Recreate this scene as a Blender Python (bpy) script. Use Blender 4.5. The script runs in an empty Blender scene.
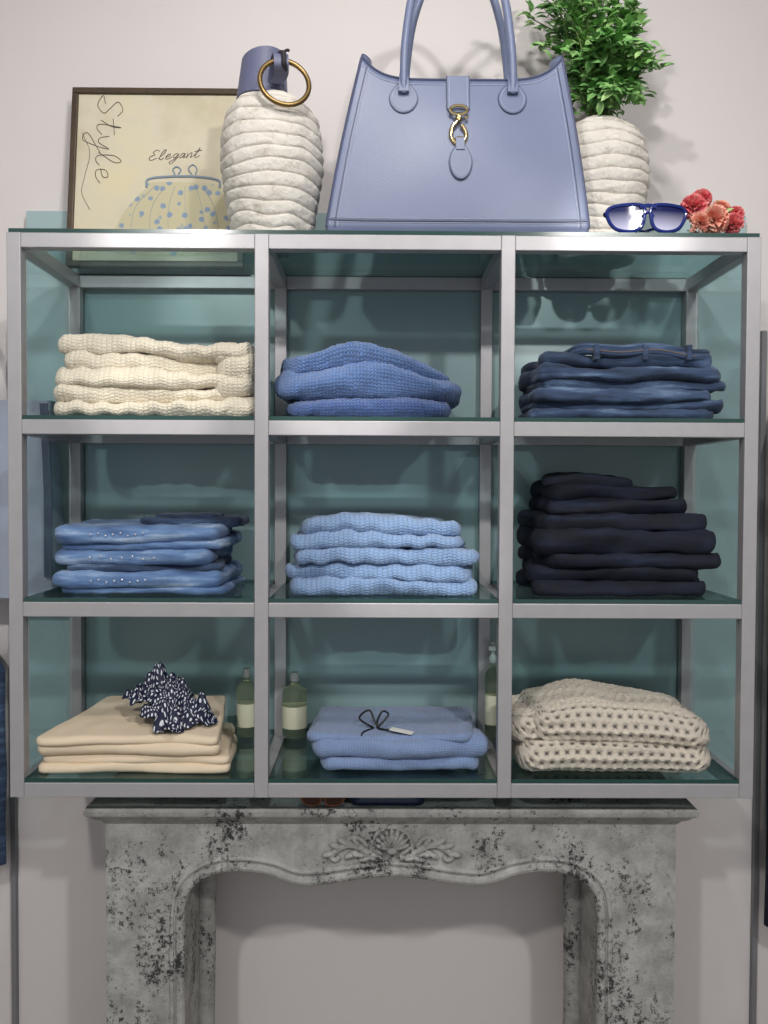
import bpy, math, random
from mathutils import Vector, Matrix, noise
from math import sin, cos, pi, sqrt, radians
random.seed(7)
scene = bpy.context.scene
scene.view_settings.view_transform = 'Standard'

# ------------------------------------------------------------------ helpers
def S(r, g, b):
    def f(c):
        c /= 255.0
        return c / 12.92 if c <= 0.04045 else ((c + 0.055) / 1.055) ** 2.4
    return (f(r), f(g), f(b), 1.0)

def N3(x, y, z=0.0):
    return noise.noise(Vector((x, y, z)))

class NT:
    def __init__(s, name):
        s.m = bpy.data.materials.new(name); s.m.use_nodes = True
        s.t = s.m.node_tree; s.n = s.t.nodes; s.l = s.t.links
        s.b = s.n['Principled BSDF']; s.out = s.n['Material Output']
    def node(s, typ, **kw):
        nd = s.n.new(typ)
        for k, v in kw.items(): setattr(nd, k, v)
        return nd
    def link(s, a, b): s.l.new(a, b)
    def math(s, op, a, b=None):
        nd = s.n.new('ShaderNodeMath'); nd.operation = op
        for i, v in enumerate((a, b)):
            if v is None: continue
            if isinstance(v, (int, float)): nd.inputs[i].default_value = v
            else: s.l.new(v, nd.inputs[i])
        return nd.outputs[0]
    def coord(s, kind='Object'):
        return s.n.new('ShaderNodeTexCoord').outputs[kind]
    def mapped(s, kind, sc):
        m = s.n.new('ShaderNodeMapping'); m.inputs['Scale'].default_value = sc
        s.l.new(s.coord(kind), m.inputs['Vector']); return m.outputs[0]
    def noise(s, scale, detail=4, vec=None, rough=0.55):
        nd = s.n.new('ShaderNodeTexNoise'); nd.inputs['Scale'].default_value = scale
        nd.inputs['Detail'].default_value = detail; nd.inputs['Roughness'].default_value = rough
        s.l.new(vec if vec is not None else s.coord(), nd.inputs['Vector'])
        return nd.outputs['Fac']
    def ramp(s, fac, stops):
        nd = s.n.new('ShaderNodeValToRGB'); e = nd.color_ramp.elements
        while len(e) < len(stops): e.new(0.5)
        for i, (p, c) in enumerate(stops): e[i].position = p; e[i].color = c
        s.l.new(fac, nd.inputs[0]); return nd.outputs[0]
    def bump(s, h, strength=0.3, dist=0.002):
        nd = s.n.new('ShaderNodeBump'); nd.inputs['Strength'].default_value = strength
        nd.inputs['Distance'].default_value = dist
        s.l.new(h, nd.inputs['Height']); s.l.new(nd.outputs[0], s.b.inputs['Normal'])
    def col(s, c):
        if isinstance(c, tuple): s.b.inputs['Base Color'].default_value = c
        else: s.l.new(c, s.b.inputs['Base Color'])
    def set(s, **kw):
        for k, v in kw.items(): s.b.inputs[k.replace('_', ' ')].default_value = v

def dk(c, k): return (c[0]*k, c[1]*k, c[2]*k, 1)

def simple(name, c, rough=0.5, metal=0.0, var=0.08, nscale=12, bump=0.0, bscale=200, bdist=0.001, **kw):
    t = NT(name)
    t.col(t.ramp(t.noise(nscale), [(0.3, dk(c, 1-var)), (0.7, dk(c, 1+var))]))
    t.set(Roughness=rough, Metallic=metal, **kw)
    if bump: t.bump(t.noise(bscale, 3), bump, bdist)
    return t.m

class MB:
    def __init__(s): s.v = []; s.f = []; s.mi = []; s.uv = []
    def add(s, verts, faces, mi=0, uv=None):
        o = len(s.v); s.v += [tuple(p) for p in verts]
        s.uv += uv if uv else [(0, 0)]*len(verts)
        for f in faces: s.f.append(tuple(i+o for i in f)); s.mi.append(mi)
    def box(s, x0, x1, y0, y1, z0, z1, mi=0, M=None):
        vs = [Vector(p) for p in [(x0,y0,z0),(x1,y0,z0),(x1,y1,z0),(x0,y1,z0),(x0,y0,z1),(x1,y0,z1),(x1,y1,z1),(x0,y1,z1)]]
        if M: vs = [M @ p for p in vs]
        s.add(vs, [(0,3,2,1),(4,5,6,7),(0,1,5,4),(1,2,6,5),(2,3,7,6),(3,0,4,7)], mi)
    def tube(s, path, r, seg=10, closed=False, mi=0, flat=None):
        P = [Vector(p) for p in path]; n = len(P)
        T = []
        for i in range(n):
            a = P[(i-1) % n] if (closed or i > 0) else P[i]
            b = P[(i+1) % n] if (closed or i < n-1) else P[i]
            t = (b-a); T.append(t.normalized() if t.length > 1e-9 else Vector((0,0,1)))
        up = Vector((0,0,1)) if abs(T[0].z) < 0.9 else Vector((0,1,0))
        nrm = (up - T[0]*up.dot(T[0])).normalized()
        vs = []; fs = []
        for i in range(n):
            nrm = (nrm - T[i]*nrm.dot(T[i])); nrm.normalize()
            bi = T[i].cross(nrm)
            rr = r[i] if isinstance(r, (list, tuple)) else r
            for k in range(seg):
                a = 2*pi*k/seg
                vs.append(P[i] + nrm*cos(a)*rr + bi*sin(a)*rr)
        m = n if closed else n-1
        for i in range(m):
            for k in range(seg):
                a = i*seg+k; b = i*seg+(k+1) % seg; j = (i+1) % n
                fs.append((a, b, j*seg+(k+1) % seg, j*seg+k))
        if not closed:
            fs.append(tuple(range(seg))[::-1]); fs.append(tuple((n-1)*seg+k for k in range(seg)))
        s.add(vs, fs, mi)
    def sweep(s, path, side, w, th, mi=0):
        P = [Vector(p) for p in path]; side = Vector(side).normalized(); vs = []; fs = []; n = len(P)
        for i in range(n):
            t = (P[min(i+1, n-1)]-P[max(i-1, 0)]).normalized(); nr = t.cross(side).normalized()
            ww = w[i] if isinstance(w, (list, tuple)) else w
            for a, b in ((-1,-1),(1,-1),(1,1),(-1,1)):
                vs.append(P[i]+side*a*ww/2+nr*b*th/2)
        for i in range(n-1):
            for k in range(4):
                fs.append((i*4+k, i*4+(k+1) % 4, (i+1)*4+(k+1) % 4, (i+1)*4+k))
        fs.append((3,2,1,0)); fs.append(tuple((n-1)*4+k for k in range(4)))
        s.add(vs, fs, mi)
    def lathe(s, prof, cx, cy, z0, seg=48, mi=0, fn=None):
        vs = []; fs = []; n = len(prof)
        for i, (r, z) in enumerate(prof):
            for k in range(seg):
                a = 2*pi*k/seg; rr = r; zz = z
                if fn: rr, zz = fn(r, z, a)
                vs.append((cx+rr*cos(a), cy+rr*sin(a), z0+zz))
        for i in range(n-1):
            for k in range(seg):
                fs.append((i*seg+k, i*seg+(k+1) % seg, (i+1)*seg+(k+1) % seg, (i+1)*seg+k))
        fs.append(tuple(range(seg))[::-1]); fs.append(tuple((n-1)*seg+k for k in range(seg)))
        s.add(vs, fs, mi)
    def ell(s, c, rad, R=None, nu=20, nv=12, mi=0, fn=None):
        vs = []; fs = []; uv = []
        c = Vector(c)
        for j in range(nv+1):
            ph = pi*j/nv
            for i in range(nu):
                th = 2*pi*i/nu
                d = Vector((sin(ph)*cos(th), sin(ph)*sin(th), cos(ph)))
                k = fn(th, ph, d) if fn else 1.0
                p = Vector((d.x*rad[0]*k, d.y*rad[1]*k, d.z*rad[2]*k))
                if R: p = R @ p
                vs.append(c+p); uv.append((abs(i/nu-0.5)*2*pi*rad[0], ph*(rad[2]+rad[0])*0.5))
        for j in range(nv):
            for i in range(nu):
                fs.append((j*nu+i, (j+1)*nu+i, (j+1)*nu+(i+1) % nu, j*nu+(i+1) % nu))
        s.add(vs, fs, mi, uv)
    def plate(s, outline, yf, th, mi=0):
        n = len(outline)
        cx = sum(p[0] for p in outline)/n; cz = sum(p[1] for p in outline)/n
        vs = [(x, yf(x, z)-th, z) for x, z in outline] + [(x, yf(x, z)+0.001, z) for x, z in outline]
        vs.append((cx, yf(cx, cz)-th, cz))
        fs = [(i, (i+1) % n, 2*n) for i in range(n)] + [(i, n+i, n+(i+1) % n, (i+1) % n) for i in range(n)]
        s.add(vs, fs, mi)
    def obj(s, name, mats, parent=None, smooth=True, bevel=0, angle=40, recalc=True, solid=0, sub=0):
        me = bpy.data.meshes.new(name); me.from_pydata(s.v, [], s.f)
        if not isinstance(mats, (list, tuple)): mats = [mats]
        for m in mats: me.materials.append(m)
        me.polygons.foreach_set('material_index', s.mi)
        me.polygons.foreach_set('use_smooth', [smooth]*len(s.f))
        ul = me.uv_layers.new(name='UVMap')
        idx = [0]*len(me.loops); me.loops.foreach_get('vertex_index', idx)
        flat = []
        for i in idx: flat += s.uv[i]
        ul.data.foreach_set('uv', flat)
        me.update()
        if recalc:
            import bmesh
            bm = bmesh.new(); bm.from_mesh(me); bmesh.ops.recalc_face_normals(bm, faces=bm.faces); bm.to_mesh(me); bm.free()
        if smooth: me.set_sharp_from_angle(angle=radians(angle))
        o = bpy.data.objects.new(name, me); scene.collection.objects.link(o)
        if bevel:
            b = o.modifiers.new('bevel', 'BEVEL'); b.width = bevel; b.segments = 2; b.limit_method = 'ANGLE'
        if solid:
            b = o.modifiers.new('solid', 'SOLIDIFY'); b.thickness = solid; b.offset = -1
        if parent:
            o.parent = parent; o.matrix_parent_inverse = Matrix.Translation(parent.location).inverted()
        return o

def empty(name, loc):
    e = bpy.data.objects.new(name, None); e.location = loc; e.empty_display_size = 0.05
    scene.collection.objects.link(e); return e

def cat(pts, n=8, closed=False):
    P = [Vector(p) for p in pts]; out = []; m = len(P)
    rng = m if closed else m-1
    for i in range(rng):
        p0 = P[(i-1) % m] if closed or i > 0 else P[i]*2-P[i+1]
        p1 = P[i]; p2 = P[(i+1) % m]
        p3 = P[(i+2) % m] if closed or i+2 < m else P[i+1]*2-P[i]
        for k in range(n):
            t = k/n
            out.append(0.5*((2*p1)+(p2-p0)*t+(2*p0-5*p1+4*p2-p3)*t*t+(3*p1-p0-3*p2+p3)*t**3))
    if not closed: out.append(P[-1])
    return out
R = Matrix.Rotation

# ------------------------------------------------------------------ materials
M_wall = simple('wall_paint', S(214,208,207), 0.85, var=0.015, nscale=3, bump=0.15, bscale=180)
M_floor = simple('floor_stone', S(150,142,134), 0.5, var=0.1, nscale=4)
M_ceil = simple('ceiling_paint', S(225,222,220), 0.9, var=0.01)
M_metal = simple('brushed_metal_frame', S(172,170,173), 0.42, metal=0.3, var=0.04, nscale=30, bump=0.05, bscale=400)
M_tealwall = simple('teal_wall_panel', S(154,177,180), 0.5, var=0.03, nscale=3)
t = NT('teal_back_glass'); t.col(t.ramp(t.noise(2.0, 2), [(0.3, S(124,151,154)), (0.7, S(136,162,164))])); t.set(Roughness=0.3); M_back = t.m

def glassmat(name, tint, base=0.05, rough=0.05):
    t = NT(name); t.n.remove(t.b)
    tr = t.node('ShaderNodeBsdfTransparent'); tr.inputs[0].default_value = tint
    g = t.node('ShaderNodeBsdfGlossy'); g.inputs['Roughness'].default_value = rough
    g.inputs['Color'].default_value = (0.8, 0.95, 0.93, 1)
    lw = t.node('ShaderNodeLayerWeight'); lw.inputs[0].default_value = 0.5
    f = t.math('ADD', t.math('MULTIPLY', t.math('POWER', lw.outputs['Facing'], 4.0), 0.55), base)
    mx = t.node('ShaderNodeMixShader'); t.link(f, mx.inputs[0])
    t.link(tr.outputs[0], mx.inputs[1]); t.link(g.outputs[0], mx.inputs[2]); t.link(mx.outputs[0], t.out.inputs[0])
    return t.m
M_glass = glassmat('green_shelf_glass', (0.72, 0.82, 0.82, 1))
M_sideglass = glassmat('clear_side_glass', (0.92, 0.96, 0.96, 1), 0.02)
M_gedge = simple('glass_edge', S(38,70,66), 0.2)

def knit(name, c, p=0.008, q=0.006, strength=0.8, dist=0.003, dark=0.62, rough=0.9):
    t = NT(name); uv = t.coord('UV')
    sx = t.node('ShaderNodeSeparateXYZ'); t.link(uv, sx.inputs[0]); u, v = sx.outputs[0], sx.outputs[1]
    wob = t.math('MULTIPLY', t.noise(60, 2, uv), 0.006)
    u2 = t.math('DIVIDE', t.math('ADD', u, wob), p)
    fr = t.math('ABSOLUTE', t.math('SUBTRACT', t.math('FRACT', u2), 0.5))
    hu = t.math('ABSOLUTE', t.math('SINE', t.math('MULTIPLY', u2, pi)))
    v2 = t.math('ADD', t.math('DIVIDE', t.math('ADD', v, wob), q), fr)
    hv = t.math('ABSOLUTE', t.math('SINE', t.math('MULTIPLY', v2, pi)))
    h = t.math('MULTIPLY', t.math('POWER', hu, 0.6), t.math('POWER', hv, 0.6))
    h2 = t.math('ADD', h, t.math('MULTIPLY', t.noise(700, 3, uv), 0.5))
    t.bump(h2, strength, dist)
    base = t.ramp(h, [(0.05, dk(c, dark)), (0.55, c)])  # stitch gaps darkened in the base colour, painted shade between yarns
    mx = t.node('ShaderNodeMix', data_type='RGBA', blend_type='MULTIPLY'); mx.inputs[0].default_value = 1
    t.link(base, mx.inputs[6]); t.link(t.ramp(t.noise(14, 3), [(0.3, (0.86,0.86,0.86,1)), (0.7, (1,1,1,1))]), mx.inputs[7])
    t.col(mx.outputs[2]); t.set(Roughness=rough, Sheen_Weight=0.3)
    return t.m

def crochet_mat(name, c, p, q):
    """yarn lattice with staggered gaps painted dark as shaded holes, same period as the mesh relief"""
    t = NT(name); uv = t.coord('UV')
    sx = t.node('ShaderNodeSeparateXYZ'); t.link(uv, sx.inputs[0]); u, v = sx.outputs[0], sx.outputs[1]
    vn = t.math('DIVIDE', v, q)
    row = t.math('MULTIPLY', t.math('MODULO', t.math('FLOOR', t.math('ADD', vn, .5)), 2.0), 0.5)
    un = t.math('ADD', t.math('DIVIDE', u, p), row)
    a = t.math('ABSOLUTE', t.math('SINE', t.math('MULTIPLY', un, pi)))
    b_ = t.math('ABSOLUTE', t.math('SINE', t.math('MULTIPLY', vn, pi)))
    m = t.math('MAXIMUM', t.math('MULTIPLY', a, 0.92), b_)
    fine = t.noise(380, 3, uv)
    m2 = t.math('ADD', m, t.math('MULTIPLY', fine, .40))
    t.col(t.ramp(m2, [(0.50, dk(c, .20)), (0.74, dk(c, .74)), (1.0, c)]))  # dark end paints the shade of holes; the mesh stays closed
    t.bump(t.math('ADD', t.math('MULTIPLY', fine, 1.4), m), 0.9, 0.004); t.set(Roughness=.9, Sheen_Weight=.2)
    return t.m

def denim(name, c1, c2, c3, sheen=.1, st=(9, 9, 60)):
    t = NT(name); uv = t.coord('UV')
    n1 = t.noise(1.0, 5, t.mapped('Object', st), .6); n2 = t.noise(500, 2, uv)
    f = t.math('ADD', t.math('MULTIPLY', n1, 0.8), t.math('MULTIPLY', n2, 0.2))
    t.col(t.ramp(f, [(0.36, c1), (0.54, c2), (0.68, c3)]))
    w = t.node('ShaderNodeTexWave'); w.bands_direction = 'DIAGONAL'; w.inputs['Scale'].default_value = 220; t.link(uv, w.inputs['Vector'])
    h = t.math('ADD', t.math('MULTIPLY', w.outputs['Fac'], 0.4), n2); t.bump(h, 0.5, 0.001)
    t.set(Roughness=0.85, Sheen_Weight=sheen)
    return t.m

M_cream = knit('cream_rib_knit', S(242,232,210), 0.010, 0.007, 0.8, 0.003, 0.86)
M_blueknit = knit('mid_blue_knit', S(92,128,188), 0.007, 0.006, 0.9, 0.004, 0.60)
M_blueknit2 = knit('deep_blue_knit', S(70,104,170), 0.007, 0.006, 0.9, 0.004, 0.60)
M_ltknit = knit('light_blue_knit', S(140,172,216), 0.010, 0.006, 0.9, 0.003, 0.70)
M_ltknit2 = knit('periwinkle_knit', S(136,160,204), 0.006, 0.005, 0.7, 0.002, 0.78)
PU, PV = 0.0215, 0.0185
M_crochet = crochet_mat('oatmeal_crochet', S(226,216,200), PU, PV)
M_den_mid = denim('indigo_denim', S(30,44,66), S(56,76,108), S(106,130,160))
M_den_lt = denim('washed_denim', S(66,94,140), S(106,138,182), S(180,200,224))
M_den_dk = denim('dark_denim', S(7,11,24), S(13,20,40), S(28,38,64), 0)
M_beige = simple('beige_twill', S(226,208,182), 0.85, var=0.04, nscale=6, bump=0.3, bscale=300)
M_tan = simple('tan_thread', S(150,120,84), 0.8)
M_stud = simple('pearl_stud', S(230,232,238), 0.25, metal=0.5)

# ------------------------------------------------------------------ room
def wallbox(name, x0, x1, y0, y1, z0, z1, mat):
    b = MB(); b.box(x0, x1, y0, y1, z0, z1); return b.obj(name, mat, smooth=False)
wallbox('wall_back', -2.6, 2.6, 0.40, 0.50, 0, 3.2, M_wall)
wallbox('wall_left', -2.7, -2.6, -3.6, 0.50, 0, 3.2, M_wall)
wallbox('wall_right', 2.6, 2.7, -3.6, 0.50, 0, 3.2, M_wall)
wallbox('floor', -2.7, 2.7, -3.6, 0.50, -0.1, 0, M_floor)
wallbox('ceiling', -2.7, 2.7, -3.6, 0.50, 3.2, 3.3, M_ceil)
wallbox('wall_panel_teal', -0.865, 0.88, 0.374, 0.3995, 0.79, 2.175, M_tealwall)
M_trim = simple('grey_trim', S(120,120,124), 0.5)
wallbox('trim_1', -0.918, -0.906, 0.385, 0.3995, 0, 1.9, M_trim)
wallbox('trim_2', 0.93, 0.942, 0.385, 0.3995, 0, 1.9, M_trim)

# ------------------------------------------------------------------ shelving unit
unit = empty('display_shelving_unit', (0, 0.18, 0.881))
XS = [-0.738, -0.246, 0.246, 0.738]; ZS = [0.896, 1.262, 1.628, 1.998]
h = 0.014
b = MB()
for x in XS:
    for y0 in (0.0, 0.335):
        b.box(x-h, x+h, y0, y0+0.028, ZS[0]-0.015, ZS[3]+0.015)
for z in ZS:
    for y0 in (0.0005, 0.3355):
        for i in range(3):
            b.box(XS[i]+h, XS[i+1]-h, y0, y0+0.027, z-0.015, z+0.0145)
    for x in XS:
        b.box(x-0.0135, x+0.0135, 0.028, 0.335, z-0.0145, z+0.0145)
b.obj('metal_frame', M_metal, unit, smooth=False, bevel=0.0015)
b = MB()
for z in ZS:
    zt = z+0.015
    if z == ZS[3]:
        cells = [(-0.749, 0.749)]
    else:
        cells = [(XS[i]+h+0.001, XS[i+1]-h-0.001) for i in range(3)]
    for x0, x1 in cells:
        b.box(x0, x1, 0.003, 0.360, zt, zt+0.008)
        for k in range(4): b.mi[-1-k] = 1
b.obj('glass_shelves', [M_glass, M_gedge], unit, smooth=False)
b = MB(); b.box(-0.722, 0.722, 0.3635, 0.3735, 0.885, 2.008); b.obj('back_panel', M_back, unit, smooth=False)
b = MB()
for sx in (-1, 1):
    for i in range(3):
        x = sx*0.745
        b.box(x-0.002, x+0.002, 0.03, 0.333, ZS[i]+0.016, ZS[i+1]-0.016)
b.obj('side_glass', M_sideglass, unit, smooth=False)
T = [z+0.0235 for z in ZS]

# ------------------------------------------------------------------ folded garments
def slab(mb, cx, yf, zb, w, d, h, seed, mi=0, rp=0.03, nx=90, nl=26, ns=10, amp=0.005, disp=None, fray=0.0, deform=None, puff=0.0, rot=0.0, wl=0.047):
    r = h*0.5; yc = yf+d/2
    xs = []
    ne = 7
    for i in range(ne): xs.append(r*(1-cos(pi/2*i/ne)))
    mid = [r+(w-2*r)*i/nx for i in range(nx+1)]
    xs = xs+mid+[w-e for e in reversed(xs)]
    vs = []; uv = []; fs = []
    cr, sr = cos(rot), sin(rot)
    for e0 in xs:
        e = min(e0, w-e0)
        x = cx-w/2+e0
        de = r-sqrt(max(0, r*r-(r-e)**2)) if e < r else 0
        dp = rp-sqrt(max(0, rp*rp-(rp-e)**2)) if e < rp else 0
        hh = max(h/2*(1+puff*N3(x*8, seed*2.3, .7))-de, 0.0012); hd = d/2-dp-0.3*de
        L = 2*(hd-hh); prof = []
        for k in range(nl): prof.append((yc+L/2-L*k/nl, -hh, 0, -1, L*k/nl))
        for k in range(ns):
            a = -pi/2-pi*k/ns
            prof.append((yc-L/2+cos(a)*hh, sin(a)*hh, cos(a), sin(a), L+pi*hh*k/ns))
        for k in range(nl): prof.append((yc-L/2+L*k/nl, hh, 0, 1, L+pi*hh+L*k/nl))
        for k in range(ns):
            a = pi/2-pi*k/ns
            prof.append((yc+L/2+cos(a)*hh, sin(a)*hh, cos(a), sin(a), 2*L+pi*hh+pi*hh*k/ns))
        for (y, z, ny, nz, s_) in prof:
            o = disp(e0, s_) if disp else 0
            nj = N3(x*7, seed*3.1, z*25)*amp
            X = x+N3(y*9, seed*1.7, 3.3)*amp*1.2
            Y = y+ny*o+nj*(1 if y < yc else 0.4)
            Z = z+nz*o+h/2
            fr = max(0, 1-(y-yf)/0.05)
            Z = zb+Z+fray*sin(x*2*pi/wl+seed*2.2+1.5*N3(x*9, seed))*fr*(1 if Z > 0.002 else 0.5)
            if rot:
                dx, dy = X-cx, Y-yc; X, Y = cx+dx*cr-dy*sr, yc+dx*sr+dy*cr
            if deform: X, Y, Z = deform(X, Y, Z)
            vs.append((X, Y, Z)); uv.append((e0, s_))
    m = 2*nl+2*ns
    for i in range(len(xs)-1):
        for k in range(m):
            fs.append((i*m+k, i*m+(k+1) % m, (i+1)*m+(k+1) % m, (i+1)*m+k))
    fs.append(tuple(range(m))); fs.append(tuple((len(xs)-1)*m+k for k in range(m))[::-1])
    mb.add(vs, fs, mi, uv)

def wavy(zb, A, f=6, sd=0.0, H=0.15):
    def fn(x, y, z):
        k = max(0, (z-zb))/H
        return x, y, max(z+A*k*N3(x*f+sd, y*f, sd), zb)
    return fn
def rough_disp(a, f, sd=0): return lambda x, s: a*N3(x*f+sd, s*f, sd)

# cream sweaters (row 1 left)
zb = T[2]+0.0008; b = MB(); z = zb
df = wavy(zb, .020, 6, 1.3)
ribd = lambda x, s: 0.0010*abs(sin(x*pi/0.013))+0.0040*N3(x*28, s*28, 2)
for i, (cx, yf, w, d, hh) in enumerate([(-.478,.035,.41,.27,.032),(-.480,.046,.39,.26,.034),(-.474,.034,.41,.265,.035),(-.480,.046,.385,.26,.034),(-.484,.038,.385,.26,.036)]):
    slab(b, cx, yf, z, w, d, hh, i+1, amp=.018, disp=ribd, fray=.0026, deform=df, nx=130, nl=26, ns=14, puff=.55, rot=(-.02,.02,-.015,.02,-.03)[i], wl=.052)
    z += hh*0.93
for i, (zz, rr_) in enumerate(((zb+.02,.020),(zb+.062,.022),(zb+.105,.023),(zb+.135,.018))):
    slab(b, -.310-.008*(i % 2), .026+.004*i, zz-rr_*.9, .085, .20, rr_*1.9, 30+i, amp=.014, disp=ribd, nx=40, puff=.6, rot=.14, deform=df)
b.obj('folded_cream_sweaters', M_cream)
# mid blue knit
b = MB(); z = zb
def dome1(x, y, zz):
    q = (zz-zb)/0.13; t = (x+0.03)/0.19
    zz = zb+(zz-zb)*(1+0.26*(math.exp(-((x+0.065)/0.11)**2))*min(1, q*1.2)-0.34*max(0, t)**2*q)
    return x, y, max(zb, zz+0.014*q*N3(x*9, y*9, 5))
kd = lambda x, s: 0.0042*N3(x*34, s*34, 2)+0.0018*N3(x*130, s*130, 1)
slab(b, -.030, .05, z, .345, .25, .040, 3, mi=1, amp=.014, disp=kd, deform=dome1, nx=120, nl=36, ns=18, puff=.4); z += .036
slab(b, -.034, .033, z, .395, .27, .066, 5, amp=.018, disp=kd, deform=dome1, nx=120, nl=36, ns=22, puff=.3, rp=.05); z += .050
slab(b, -.052, .040, z, .355, .25, .036, 6, amp=.014, disp=kd, deform=dome1, nx=120, nl=36, ns=18, puff=.3, rp=.05)
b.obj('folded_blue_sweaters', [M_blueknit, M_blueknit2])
# indigo jeans
b = MB(); z = zb
df = wavy(zb, .014, 7, 4.2)
dd = rough_disp(.0040, 38, 3)
for i, (cx, yf, w, d, hh, ro) in enumerate([(.500,.04,.39,.26,.020,.02),(.505,.055,.40,.25,.022,-.03),(.495,.035,.37,.27,.026,.01),(.510,.05,.39,.25,.022,-.02),(.497,.04,.385,.26,.030,.03),(.503,.05,.365,.25,.030,-.02)]):
    slab(b, cx, yf, z, w, d, hh, i+11, amp=.020, disp=dd, deform=df, puff=.7, rot=ro); z += hh*.90
zt = z-.003
wb = cat([(.390,.10,zt+.002),(.415,.06,zt+.010),(.485,.050,zt+.004),(.555,.048,zt+.009),(.635,.055,zt-.002),(.68,.09,zt+.002),(.665,.2,zt+.008),(.505,.26,zt+.01),(.405,.2,zt+.008)], 8, True)
b.tube([(p.x, p.y, p.z) for p in wb], .009, 8, True)
b.tube([(p.x, p.y+.004, p.z+.010) for p in wb], .0075, 8, True)
for xx in (.435,.535,.625): b.box(xx-.005, xx+.005, .038, .062, zt-.010, zt+.020)
b.tube([(p.x, p.y-.0092, p.z+.001) for p in wb[8:34]], .0007, 5, mi=1)
b.obj('folded_indigo_jeans', [M_den_mid, M_tan])

# washed jeans with studs
zb2 = T[1]+0.0008; b = MB(); z = zb2
df = wavy(zb2, .012, 5, 7.7); dd = rough_disp(.0034, 30, 5)
for i, (cx, yf, w, d, hh, ro) in enumerate([(-.502,.035,.35,.27,.050,.02),(-.514,.038,.325,.26,.050,-.03),(-.507,.036,.335,.26,.050,.02)]):
    slab(b, cx+.006, yf+.008, z, w, d-.01, hh*.34, i+21, mi=(2 if i == 1 else 0), amp=.014, disp=dd, deform=df, puff=.5, rot=-ro)
    slab(b, cx-.004, yf-.004, z+hh*.26, w+.004, d, hh*.74, i+24, amp=.016, disp=dd, deform=df, puff=.4, rot=ro)
    for k in range(8):
        xx = cx-w*.30+k*w*.045*(1.5 if i == 1 else 1)+.01
        b.ell((xx, yf-.005+ro*(xx-cx), z+hh*.60+.003*sin(k*2.1)), (.0022,.0022,.0022), nu=8, nv=6, mi=1)
    z += hh*.95
slab(b, -.415, .13, z-.006, .22, .17, .020, 31, mi=2, amp=.018, disp=dd, nx=50, puff=.5, rot=.1)
slab(b, -.43, .14, z+.009, .14, .13, .014, 32, mi=2, amp=.018, disp=dd, nx=50, puff=.5, rot=-.1)
b.obj('folded_washed_jeans', [M_den_lt, M_stud, M_den_mid])

# light blue knit
b = MB(); z = zb2; df = wavy(zb2, .016, 7, 2.4)
sc = lambda x, s: 0.0008*abs(sin(x*pi/0.018))+0.0034*N3(x*32, s*32, 3)
for i, (cx, yf, w, d, hh) in enumerate([(.0,.04,.395,.26,.034),(-.006,.046,.395,.26,.033),(.002,.035,.385,.26,.034),(-.008,.042,.365,.26,.031),(-.002,.042,.335,.25,.030)]):
    slab(b, cx-.004, yf, z, w, d, hh, i+41, amp=.018, disp=sc, fray=.0030, deform=df, nx=130, ns=14, puff=.5, rot=(.02,-.02,.015,-.02,.02)[i], wl=.058); z += hh*.92
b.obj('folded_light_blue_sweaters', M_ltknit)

# dark jeans
b = MB(); z = zb2; df = wavy(zb2, .018, 6, 9.1, H=.25); dd = rough_disp(.0040, 30, 8)
for i, (cx, yf, w, d, hh, ro) in enumerate([(.505,.045,.37,.26,.030,.02),(.499,.055,.36,.26,.032,-.03),(.508,.04,.37,.26,.030,.03),(.503,.035,.385,.27,.052,-.01),(.501,.045,.355,.25,.032,.03)]):
    slab(b, cx, yf, z, w, d, hh, i+51, amp=.020, disp=dd, deform=df, puff=.5, rot=ro); z += hh*.94
for i, (cx, yf, w, d, hh, ro) in enumerate([(.497,.09,.30,.22,.034,-.05),(.485,.10,.28,.21,.034,.05),(.455,.12,.20,.18,.022,-.1)]):
    slab(b, cx, yf, z, w, d, hh, i+61, amp=.022, disp=dd, deform=df, puff=.6, rot=ro); z += hh*.90
b.obj('folded_dark_jeans', M_den_dk)

# beige trousers
zb3 = T[0]+0.0008; b = MB(); z = zb3
def wedge(x, y, zz):
    t = (y-.035)/.28; q = (zz-zb3)/.07
    X = -.515+(x+.515)*(1-.34*max(0, t)*min(1, q+.3))+.030*t*q
    return max(X, -.722), y, zb3+(zz-zb3)*(1+.45*t*q)+.005*q*N3(x*9, y*9, 4)
dd = rough_disp(.0026, 18, 6)
for i, (cx, w, yf, hh, s_, ro) in enumerate([(-.514,.40,.03,.018,71,.01),(-.510,.395,.038,.018,72,-.02),(-.524,.38,.03,.028,73,.01),(-.520,.375,.026,.016,74,0)]):
    slab(b, cx, yf, z, w, .235, hh, s_, amp=.012, disp=dd, deform=wedge, rp=.02, puff=.4, rot=ro); z += hh*.93
b.obj('folded_beige_trousers', M_beige)
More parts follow.
